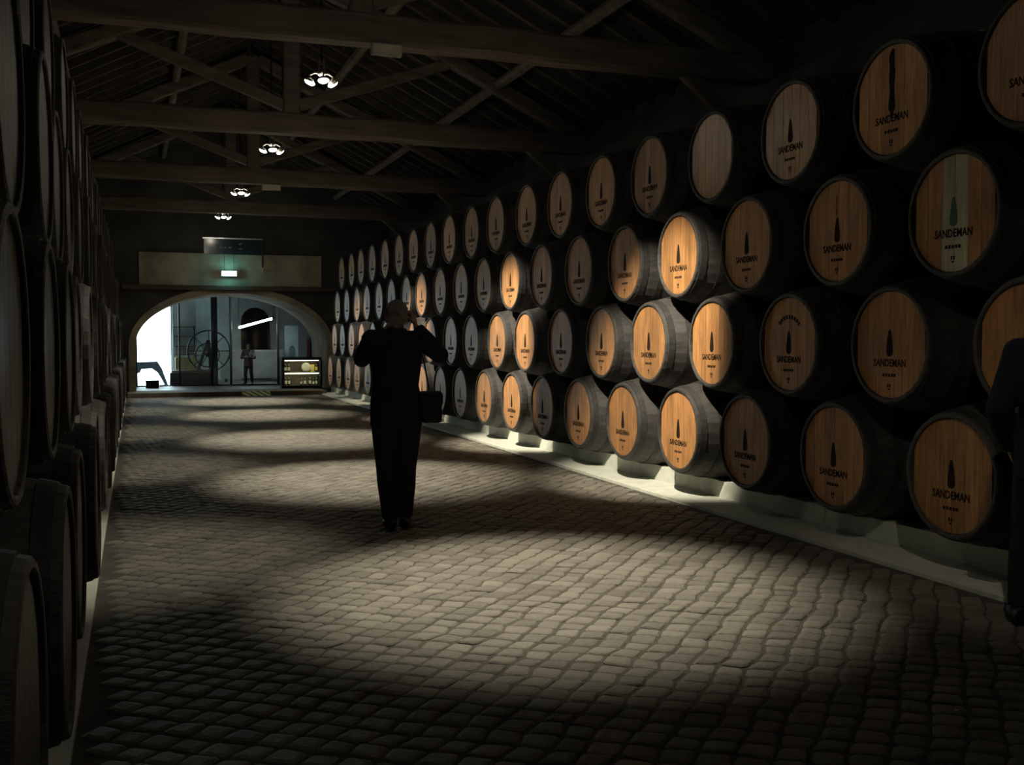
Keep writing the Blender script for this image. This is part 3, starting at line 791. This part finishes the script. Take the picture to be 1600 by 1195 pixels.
# fluorescent tube on the wall, pale board, red poster
t = thing('tube_light', 'slanting white fluorescent tube before the dark doorway', 'tube light', (3.4, 32.6, 1.9))
a, b = Vector((-0.46, 0, -0.13)), Vector((0.52, 0, 0.15))
obj('tube', rod(a, b, 0.03), 'tube_white', t)
obj('batten', rod(a + Vector((0, 0.05, 0.01)), b + Vector((0, 0.05, 0.01)), 0.03, 6), 'bung_pale', t)
obj('end_cap', rod(b, b + Vector((0.09, 0, 0.022)), 0.036), 'dark_steel', t)
obj('hanger', rod(b + Vector((0, 0.05, 0)), (0.52, 0.05, 1.15), 0.008, 6), 'dark_steel', t)
obj('hanger', rod(a + Vector((0, 0.05, 0)), (-0.46, 0.05, 1.15), 0.008, 6), 'dark_steel', t)
t = thing('display_board', 'pale blue upright board with arched mark behind the display case', 'board', (4.65, 33.7, 0.10))
obj('board_panel', bx(-0.21, 0.21, -0.015, 0.015, 0.12, 1.75), 'board_blue', t)
bm = bmesh.new(); bmk = [(0.10 * math.cos(math.pi * k / 10), 0.98 + 0.14 * math.sin(math.pi * k / 10)) for k in range(11)] + [(-0.10, 0.72), (0.10, 0.72)]
f = [bm.verts.new((x + 0.02, -0.02, z)) for x, z in bmk]; bm.faces.new(f); obj('arched_mark', bm, 'board_mark', t)
for sx in (-0.16, 0.16): obj('foot', bx(sx - 0.02, sx + 0.02, -0.16, 0.16, 0.0, 0.12), 'steel', t)
t = thing('poster', 'dull red poster on a stand at the right of the arch', 'poster', (4.92, 31.7, 0.10))
obj('poster_sheet', bx(-0.09, 0.09, -0.008, 0.008, 0.78, 1.34), 'poster_red', t)
obj('stand_pole', rod((0, 0.02, 0.02), (0, 0.02, 0.9), 0.014), 'dark_steel', t)
obj('stand_base', bx(-0.12, 0.12, -0.12, 0.12, 0.0, 0.02), 'dark_steel', t)
t = thing('low_screen', 'low grey screen wall in the middle of the lobby', 'screen', (3.42, 33.55, 0.10))
obj('screen_panel', bx(-0.95, 0.95, -0.04, 0.04, 0.1, 0.95, bev=0.01), 'plaster_lobby', t)
obj('cap_rail', bx(-0.97, 0.97, -0.06, 0.06, 0.95, 0.99), 'bung_pale', t)
for sx in (-0.8, 0.8): obj('foot', bx(sx - 0.04, sx + 0.04, -0.12, 0.12, 0.0, 0.1), 'dark_steel', t)

# lit display case with bottles
CY = 28.75
t = thing('display_case', 'black display case with two lit shelves beside the barrels', 'display case', (4.22, CY, 0.10))
for a_ in ((-0.53, 0.53, -0.2, 0.2, 0.0, 0.08), (-0.53, 0.53, -0.2, 0.2, 0.76, 0.84)): obj('case_board', bx(*a_, bev=0.006), 'black_paint', t)
obj('shelf', bx(-0.5, 0.5, -0.17, 0.17, 0.41, 0.44), 'bung_pale', t)
for sx in (-0.515, 0.515): obj('side_panel', bx(sx - 0.03, sx + 0.03, -0.2, 0.2, 0.08, 0.76), 'black_paint', t)
obj('back_panel', bx(-0.49, 0.49, 0.17, 0.2, 0.08, 0.76), 'exhibit_wood', t)
for z in (0.745, 0.395): obj('light_strip', bx(-0.45, 0.45, -0.15, -0.12, z, z + 0.012), 'case_light', t)
obj('front_glass', bx(-0.485, 0.485, -0.195, -0.19, 0.08, 0.76), 'pane_glass', t)
def bottle(label, x, z, s, lab):
    b = thing('wine_bottle', label, 'bottle', (4.22 + x, CY, z), 0, 'bottles in the display case')
    bm = bmesh.new(); lathe_z(bm, [(0.0, 0.0), (0.0, 0.036 * s), (0.15 * s, 0.036 * s), (0.19 * s, 0.03 * s), (0.21 * s, 0.013 * s), (0.27 * s, 0.012 * s), (0.275 * s, 0.0)], 14)
    obj('bottle_glass', bm, 'bottle_glass', b, True)
    bm = bmesh.new(); lathe_z(bm, [(0.04 * s, 0.0365 * s), (0.13 * s, 0.0365 * s)], 14); obj('label_band', bm, lab, b)
UP, LOW = 0.10 + 0.44, 0.10 + 0.08
for k, (x, l) in enumerate(((-0.42, 'bottle_label'), (-0.33, 'bottle_label'))):
    bottle('pale-labelled bottle on the upper display shelf, %s of the left pair' % ('left' if k == 0 else 'right'), x, UP, 1.0, l)
bottle('yellow-labelled bottle at the right end of the upper display shelf', 0.42, UP, 1.05, 'label_yellow')
for k, x in enumerate((-0.42, -0.33)): bottle('bottle at left of the lower display shelf, %s one' % ('outer' if k == 0 else 'inner'), x, LOW, 1.0, 'bottle_label')
for k, x in enumerate((0.0, 0.10, 0.24, 0.33, 0.42)): bottle('bottle on the lower display shelf, %s from the right end' % ORD[4 - k], x, LOW, 0.8 + 0.1 * (k % 3), 'bottle_label')
b = thing('display_plate', 'round pale plate standing on the upper display shelf', 'plate', (4.22 + 0.14, CY, UP))
bm = bmesh.new(); lathe_x(bm, [(0.0, 0.0), (0.0, 0.07), (-0.015, 0.12), (-0.008, 0.125), (0.012, 0.07), (0.012, 0.0)], 28)
for v in bm.verts: v.co = Vector((v.co.y, v.co.x + 0.02, v.co.z + 0.128))
obj('plate_disc', bm, 'bottle_label', b, True)
obj('plate_stand', bx(-0.05, 0.05, -0.02, 0.05, 0.0, 0.02), 'exhibit_wood', b)
b = thing('gift_box', 'small yellow packet on the upper display shelf', 'packet', (4.22 + 0.31, CY + 0.02, UP))
obj('packet_body', bx(-0.05, 0.05, -0.03, 0.03, 0.0, 0.2, bev=0.004), 'label_yellow', b)
obj('packet_band', bx(-0.0505, 0.0505, -0.0305, 0.0305, 0.06, 0.1), 'bottle_label', b)

# striped ramp up to the threshold
t = thing('ramp', 'small yellow and black striped ramp at the threshold', 'ramp', (2.86, PLAT - 0.01, 0.0))
bm = bmesh.new()
q = [(-0.34, -0.42, 0.008), (0.34, -0.42, 0.008), (0.34, 0.0, 0.112), (-0.34, 0.0, 0.112)]
tv = [bm.verts.new(c) for c in q]; bv = [bm.verts.new((x, y, 0.003)) for x, y, z in q]
bm.faces.new(tv); bm.faces.new(bv[::-1])
for k in range(4): bm.faces.new((tv[k], bv[k], bv[(k + 1) % 4], tv[(k + 1) % 4]))
obj('ramp_deck', bm, 'hazard_stripes', t)
obj('edge_strip', bx(-0.35, 0.35, -0.44, -0.42, 0.003, 0.012), 'dark_steel', t)

# ------------------------------------------------------------------ people
def remeshed(name, bm, m, parent, vox=0.009, smooth=6):
    o = obj(name, bm, m, parent, True)
    r = o.modifiers.new('remesh', 'REMESH'); r.mode = 'VOXEL'; r.voxel_size = vox; r.use_smooth_shade = True
    s = o.modifiers.new('smooth', 'SMOOTH'); s.factor = 0.5; s.iterations = smooth
    return o
def hand(bm, wrist, d, palm_n, curl=0.5, s=1.0, right=True):
    """palm and five bent fingers; d points from wrist to knuckles, palm_n out of the palm"""
    d = Vector(d).normalized(); n = Vector(palm_n); n = (n - d * n.dot(d)).normalized(); a = d.cross(n) * (1 if right else -1)
    w = Vector(wrist)
    ring_tube(bm, [w - d * 0.02, w + d * 0.02 * s, w + d * 0.06 * s, w + d * 0.09 * s], [(0.024 * s, 0.018 * s), (0.034 * s, 0.016 * s), (0.041 * s, 0.015 * s), (0.038 * s, 0.012 * s)], 12, aim=a)
    for k, (off, ln) in enumerate(((0.031, 0.070), (0.011, 0.080), (-0.010, 0.075), (-0.030, 0.058))):
        p = w + d * 0.085 * s + a * off * s
        pts = [p]; ang = curl * 0.5
        for seg in (0.45, 0.32, 0.23):
            dirv = d * math.cos(ang) + n * math.sin(ang)
            pts.append(pts[-1] + dirv * ln * seg * s); ang += curl
        ring_tube(bm, pts, [0.0092 * s, 0.009 * s, 0.008 * s, 0.0062 * s], 8)
    p = w + d * 0.03 * s + a * 0.030 * s
    pts = [p, p + (a * 0.7 + d * 0.6 + n * 0.3).normalized() * 0.036 * s]; pts.append(pts[-1] + (a * 0.25 + d * 0.8 + n * 0.5).normalized() * 0.03 * s)
    pts.append(pts[-1] + (d * 0.8 + n * 0.6).normalized() * 0.022 * s)
    ring_tube(bm, pts, [0.0125 * s, 0.0115 * s, 0.010 * s, 0.0075 * s], 8)
def head(bm, c, s=1.0):
    """skull, jaw, nose, brow and ears; faces +y"""
    c = Vector(c)
    ball(bm, c + Vector((0, -0.012, 0.025)) * s, (0.075 * s, 0.095 * s, 0.092 * s), 20)
    ball(bm, c + Vector((0, 0.018, -0.05)) * s, (0.056 * s, 0.070 * s, 0.066 * s), 16)
    ring_tube(bm, [c + Vector((0, 0.078, 0.012)) * s, c + Vector((0, 0.098, -0.022)) * s, c + Vector((0, 0.078, -0.034)) * s], [0.009 * s, 0.014 * s, 0.012 * s], 8)
    ring_tube(bm, [c + Vector((-0.025, 0.076, -0.06)) * s, c + Vector((0, 0.086, -0.06)) * s, c + Vector((0.025, 0.076, -0.06)) * s], [0.006 * s, 0.010 * s, 0.006 * s], 8)
    for sx in (-1, 1):
        ball(bm, c + Vector((sx * 0.078, -0.005, -0.01)) * s, (0.010 * s, 0.019 * s, 0.031 * s), 10)
        ball(bm, c + Vector((sx * 0.030, 0.070, 0.022)) * s, (0.017 * s, 0.012 * s, 0.009 * s), 10)
def eyes(parent, c, s):
    c = Vector(c)
    for sx in (-1, 1):
        bm = bmesh.new(); ball(bm, c + Vector((sx * 0.030, 0.079, 0.008)) * s, 0.0095 * s, 10); obj('eye', bm, 'pale_cloth', parent, True)
def person(label, loc, rz, J, mats, hair, s=1.0, grp=None, vox=0.009):
    """J: joint positions in body space (x right, y forward, z up)"""
    t = thing('person', label, 'person', loc, rz)
    V = lambda k: Vector(J[k])
    bm = bmesh.new()
    hc = V('head')
    head(bm, hc, s)
    ring_tube(bm, [V('neck') - Vector((0, 0.01, 0.05)) * s, V('neck') + Vector((0, 0, 0.04)) * s, hc + Vector((0, -0.01, -0.03)) * s], [0.064 * s, 0.055 * s, 0.052 * s], 14)
    T = [(V('hip') + Vector((0, 0, -0.04)) * s, (0.16, 0.11)), (V('hip') + Vector((0, 0, 0.08)) * s, (0.165, 0.115)), (V('waist'), (0.145, 0.10)), (V('chest'), (0.165, 0.115)), (V('neck') + Vector((0, 0, -0.08)) * s, (0.15, 0.085)), (V('neck') - Vector((0, 0, 0.01)) * s, (0.06, 0.055))]
    def torso(bm, g):
        ring_tube(bm, [p for p, r in T], [(r[0] * s + g, r[1] * s + g) for p, r in T], 20, aim=(1, 0, 0))
    torso(bm, 0)
    def arm(bm, side, g, upto=1.0):
        a, b, c = V('sh' + side), V('el' + side), V('wr' + side)
        ring_tube(bm, [a, a.lerp(b, 0.5), b], [0.053 * s + g, 0.046 * s + g, 0.041 * s + g], 12)
        ball(bm, a, 0.056 * s + g, 12); ball(bm, b, 0.041 * s + g, 12)
        e = b.lerp(c, upto)
        ring_tube(bm, [b, b.lerp(e, 0.4), e], [0.041 * s + g, 0.040 * s + g, 0.028 * s + g], 12)
    def leg(bm, side, g, upto=1.0):
        a, b, c = V('hp' + side), V('kn' + side), V('an' + side)
        ring_tube(bm, [a + Vector((0, 0, 0.05)), a.lerp(b, 0.4), b], [(0.088 * s + g), (0.078 * s + g), (0.056 * s + g)], 14)
        ball(bm, b, 0.057 * s + g, 12)
        e = b.lerp(c, upto)
        ring_tube(bm, [b, b.lerp(e, 0.35), e], [0.056 * s + g, 0.056 * s + g, 0.040 * s + g], 14)
    for sd in 'LR':
        arm(bm, sd, 0); leg(bm, sd, 0)
        hand(bm, V('wr' + sd), J['hd' + sd], J['pn' + sd], J.get('curl' + sd, 0.5), s, sd == 'R')
        an = V('an' + sd); fd = Vector(J.get('ft' + sd, (0, 1, 0))).normalized()
        ring_tube(bm, [an - fd * 0.05 * s + Vector((0, 0, -0.03)) * s, an + fd * 0.04 * s + Vector((0, 0, -0.035)) * s, an + fd * 0.14 * s + Vector((0, 0, -0.05)) * s, an + fd * 0.19 * s + Vector((0, 0, -0.055)) * s], [0.03 * s, 0.038 * s, 0.032 * s, 0.02 * s], 12)
    body = remeshed('body', bm, mats['skin'], t, vox * 0.75, 2)
    eyes(t, hc, s)
    # coat: torso, sleeves, collar and skirt down to the seat
    bm = bmesh.new(); torso(bm, 0.028 * s)
    hem = V('hip') + Vector((0, 0, -0.13)) * s
    ring_tube(bm, [hem, V('hip') + Vector((0, 0, 0.05)) * s, V('waist')], [(0.198 * s, 0.15 * s), (0.198 * s, 0.15 * s), (0.18 * s, 0.135 * s)], 20, aim=(1, 0, 0))
    for sd in 'LR':
        arm(bm, sd, 0.027 * s, 0.94)
        ring_tube(bm, [V('neck') - Vector((0, 0, 0.07)) * s, V('sh' + sd)], [0.085 * s, 0.075 * s], 12)
    ring_tube(bm, [V('neck') - Vector((0, 0, 0.05)) * s, V('neck') + Vector((0, -0.008, 0.035)) * s], [0.09 * s, 0.072 * s], 16)
    remeshed(mats.get('top_name', 'jacket'), bm, mats['top'], t, vox, 6)
    bm = bmesh.new()
    ring_tube(bm, [V('hip') + Vector((0, 0, -0.06)) * s, V('hip') + Vector((0, 0, 0.06)) * s, V('waist') - Vector((0, 0, 0.02)) * s], [(0.175 * s, 0.125 * s), (0.18 * s, 0.13 * s), (0.158 * s, 0.112 * s)], 18, aim=(1, 0, 0))
    for sd in 'LR': leg(bm, sd, 0.02 * s, 0.97)
    remeshed('trousers', bm, mats['legs'], t, vox, 5)
    for sd in 'LR':
        an = V('an' + sd); fd = Vector(J.get('ft' + sd, (0, 1, 0))).normalized(); z = an.z
        bm = bmesh.new()
        ring_tube(bm, [an + Vector((0, 0, 0.03)) * s, an + Vector((0, 0, -0.04)) * s], [0.05 * s, 0.05 * s], 14)
        pts = [an - fd * 0.07 * s, an - fd * 0.03 * s, an + fd * 0.06 * s, an + fd * 0.15 * s, an + fd * 0.20 * s]
        hs_ = [0.045, 0.052, 0.047, 0.034, 0.02]
        ring_tube(bm, [Vector((p.x, p.y, 0.004 + h * s)) for p, h in zip(pts, hs_)], [(0.03 * s, 0.042 * s), (0.042 * s, 0.05 * s), (0.046 * s, 0.045 * s), (0.046 * s, 0.032 * s), (0.03 * s, 0.018 * s)], 14, aim=fd.cross(Vector((0, 0, 1))))
        remeshed('shoe', bm, 'shoe_black', t, 0.008, 3)
    bm = bmesh.new()
    hair_fn(bm, hc, s, hair)
    remeshed('hair', bm, mats['hair'], t, 0.008, 2)
    return t
def hair_fn(bm, c, s, style):
    c = Vector(c)
    ball(bm, c + Vector((0, -0.022, 0.034)) * s, (0.084 * s, 0.098 * s, 0.094 * s), 20)
    ball(bm, c + Vector((0, -0.052, -0.02)) * s, (0.078 * s, 0.062 * s, 0.066 * s), 16)
    rr = random.Random(4)
    for k in range(34):                                # loose tufts
        a = rr.uniform(0, 2 * math.pi); e = rr.uniform(-0.35, 1.3)
        d = Vector((math.cos(a) * math.cos(e), math.sin(a) * math.cos(e), math.sin(e)))
        if d.y > 0.45 and d.z < 0.7: continue
        p = c + Vector((0, -0.022, 0.03)) * s + Vector((d.x * 0.078, d.y * 0.09, d.z * 0.088)) * s
        ring_tube(bm, [p, p + d * 0.016 * s + Vector((rr.uniform(-.012, .012), rr.uniform(-.012, .012), -0.008)) * s], [0.016 * s, 0.009 * s], 6)
    if style == 'long':
        ring_tube(bm, [c + Vector((0, -0.06, 0.02)) * s, c + Vector((0, -0.08, -0.08)) * s, c + Vector((0, -0.07, -0.2)) * s], [(0.075 * s, 0.04 * s), (0.08 * s, 0.035 * s), (0.06 * s, 0.02 * s)], 14, aim=(1, 0, 0))

DARK = dict(skin='skin', top='jacket_navy', legs='trouser_dark', hair='hair_grey')
MAN = dict(head=(0.0, 0.035, 1.625), neck=(0, 0.0, 1.50), chest=(0, 0.0, 1.30), waist=(-0.01, 0.0, 1.08), hip=(-0.005, 0, 0.92),
           shL=(-0.185, 0.0, 1.445), elL=(-0.265, 0.17, 1.30), wrL=(-0.085, 0.27, 1.53), hdL=(0.5, 0.1, 0.6), pnL=(0.6, 0.2, -0.4), curlL=0.7,
           shR=(0.185, 0.0, 1.445), elR=(0.335, 0.11, 1.33), wrR=(0.150, 0.215, 1.545), hdR=(-0.15, 0.15, 0.9), pnR=(-0.8, 0.3, -0.1), curlR=0.75,
           hpL=(-0.092, 0.0, 0.86), knL=(-0.085, 0.03, 0.47), anL=(-0.052, -0.02, 0.075), ftL=(-0.15, 1, 0),
           hpR=(0.088, 0.0, 0.86), knR=(0.072, 0.06, 0.47), anR=(0.055, 0.05, 0.075), ftR=(0.15, 1, 0))
man_loc, man_rz = (1.86, 7.78, 0.0), R(-13.0)
person('grey-haired person seen from behind in dark jacket, holding a camera up', man_loc, man_rz, MAN, DARK, 'short')
MM = Matrix.Translation(man_loc) @ Matrix.Rotation(man_rz, 4, 'Z')
# camera held to the face
t = thing('compact_camera', 'small dark camera held up at the face of the walking person', 'camera', tuple(MM @ Vector((0.03, 0.27, 1.60))), man_rz)
obj('camera_body', bx(-0.075, 0.075, -0.018, 0.018, 0.0, 0.075, bev=0.008), 'black_paint', t)
obj('lens_barrel', rod((0, 0.015, 0.037), (0, 0.055, 0.037), 0.026, 16), 'dark_steel', t)
obj('shutter_button', rod((0.05, 0, 0.075), (0.05, 0, 0.08), 0.007, 8), 'steel', t)
# shoulder bag at the right hip
t = thing('shoulder_bag', 'black shoulder bag hanging at the right hip of the photographing person', 'bag', tuple(MM @ Vector((0.262, 0.02, 0.82))), man_rz)
obj('bag_body', bx(-0.085, 0.075, -0.15, 0.15, 0.0, 0.22, bev=0.03), 'bag_black', t, True)
obj('bag_flap', bx(-0.09, 0.082, -0.155, 0.155, 0.13, 0.23, bev=0.02), 'bag_black', t, True)
for yy in (-0.12, 0.10):
    bm = bmesh.new(); ring_tube(bm, [(-0.01, yy, 0.21), (-0.055, yy * 0.7, 0.46), (-0.125, yy * 0.6, 0.70)], [(0.018, 0.004)] * 3, 8, aim=(0, 1, 0)); obj('strap', bm, 'bag_black', t)

# visitor at the right edge, standing by the barrels
VIS = dict(head=(0.0, 0.02, 1.56), neck=(0, 0.0, 1.43), chest=(0, 0.0, 1.24), waist=(0, 0.0, 1.03), hip=(0, 0, 0.88),
           shL=(-0.18, 0.0, 1.38), elL=(-0.265, -0.05, 1.10), wrL=(-0.225, 0.10, 0.90), hdL=(0.25, 0.4, -0.7), pnL=(1, 0, 0), curlL=0.5,
           shR=(0.18, 0.0, 1.38), elR=(0.24, -0.04, 1.09), wrR=(0.235, 0.09, 0.86), hdR=(0.0, 0.2, -1), pnR=(-1, 0, 0), curlR=0.4,
           hpL=(-0.09, 0.0, 0.82), knL=(-0.13, 0.03, 0.45), anL=(-0.155, -0.02, 0.075), ftL=(-0.2, 1, 0),
           hpR=(0.09, 0.0, 0.82), knR=(0.12, 0.03, 0.45), anR=(0.13, -0.02, 0.075), ftR=(0.2, 1, 0))
vis_loc, vis_rz = (4.36, 4.03, 0.0), R(-47)
person('person in dark clothes cut off by the right edge of the photo', vis_loc, vis_rz, VIS, dict(DARK, hair='hair_dark'), 'long')
VM = Matrix.Translation(vis_loc) @ Matrix.Rotation(vis_rz, 4, 'Z')
t = thing('wrist_watch', 'small shiny watch on the wrist of the person at right edge', 'watch', tuple(VM @ Vector((-0.229, 0.083, 0.918))), vis_rz)
bm = bmesh.new(); ring_tube(bm, [(0.003, -0.012, 0.016), (-0.003, 0.012, -0.016)], [0.052, 0.052], 20); obj('watch_strap', bm, 'bag_black', t, True)
obj('watch_case', bx(-0.03, 0.01, -0.064, -0.05, -0.02, 0.016, bev=0.004), 'watch_steel', t)

# small figure behind the glass screen
k = 0.70
KID = {q: (tuple(c * k for c in v) if q[:2] not in ('hd', 'pn', 'ft') and isinstance(v, tuple) else v) for q, v in VIS.items()}
KID['wrL'] = (-0.05, 0.19, 0.80); KID['elL'] = (-0.19, 0.02, 0.78); KID['wrR'] = (0.06, 0.19, 0.80); KID['elR'] = (0.19, 0.02, 0.78)
KID['hdL'] = (0.6, 0.5, 0.2); KID['hdR'] = (-0.6, 0.5, 0.2)
person('small person in dark clothes standing behind the glass screen', (3.14, 31.9, 0.10), R(160), KID, dict(skin='skin', top='shirt_purple', legs='trouser_dark', hair='hair_dark', top_name='jumper'), 'short', s=k, vox=0.011)
t = thing('paper_bag', 'pale round bundle held by the small person in the lobby', 'bundle', (3.21, 31.58, 0.87))
bm = bmesh.new(); ball(bm, (0, 0, 0.1), (0.09, 0.06, 0.1), 14); obj('bundle_body', bm, 'pale_cloth', t, True)
bm = bmesh.new(); ring_tube(bm, [(0, 0, 0.19), (0, 0, 0.23)], [0.03, 0.045], 10); obj('bundle_neck', bm, 'pale_cloth', t, True)
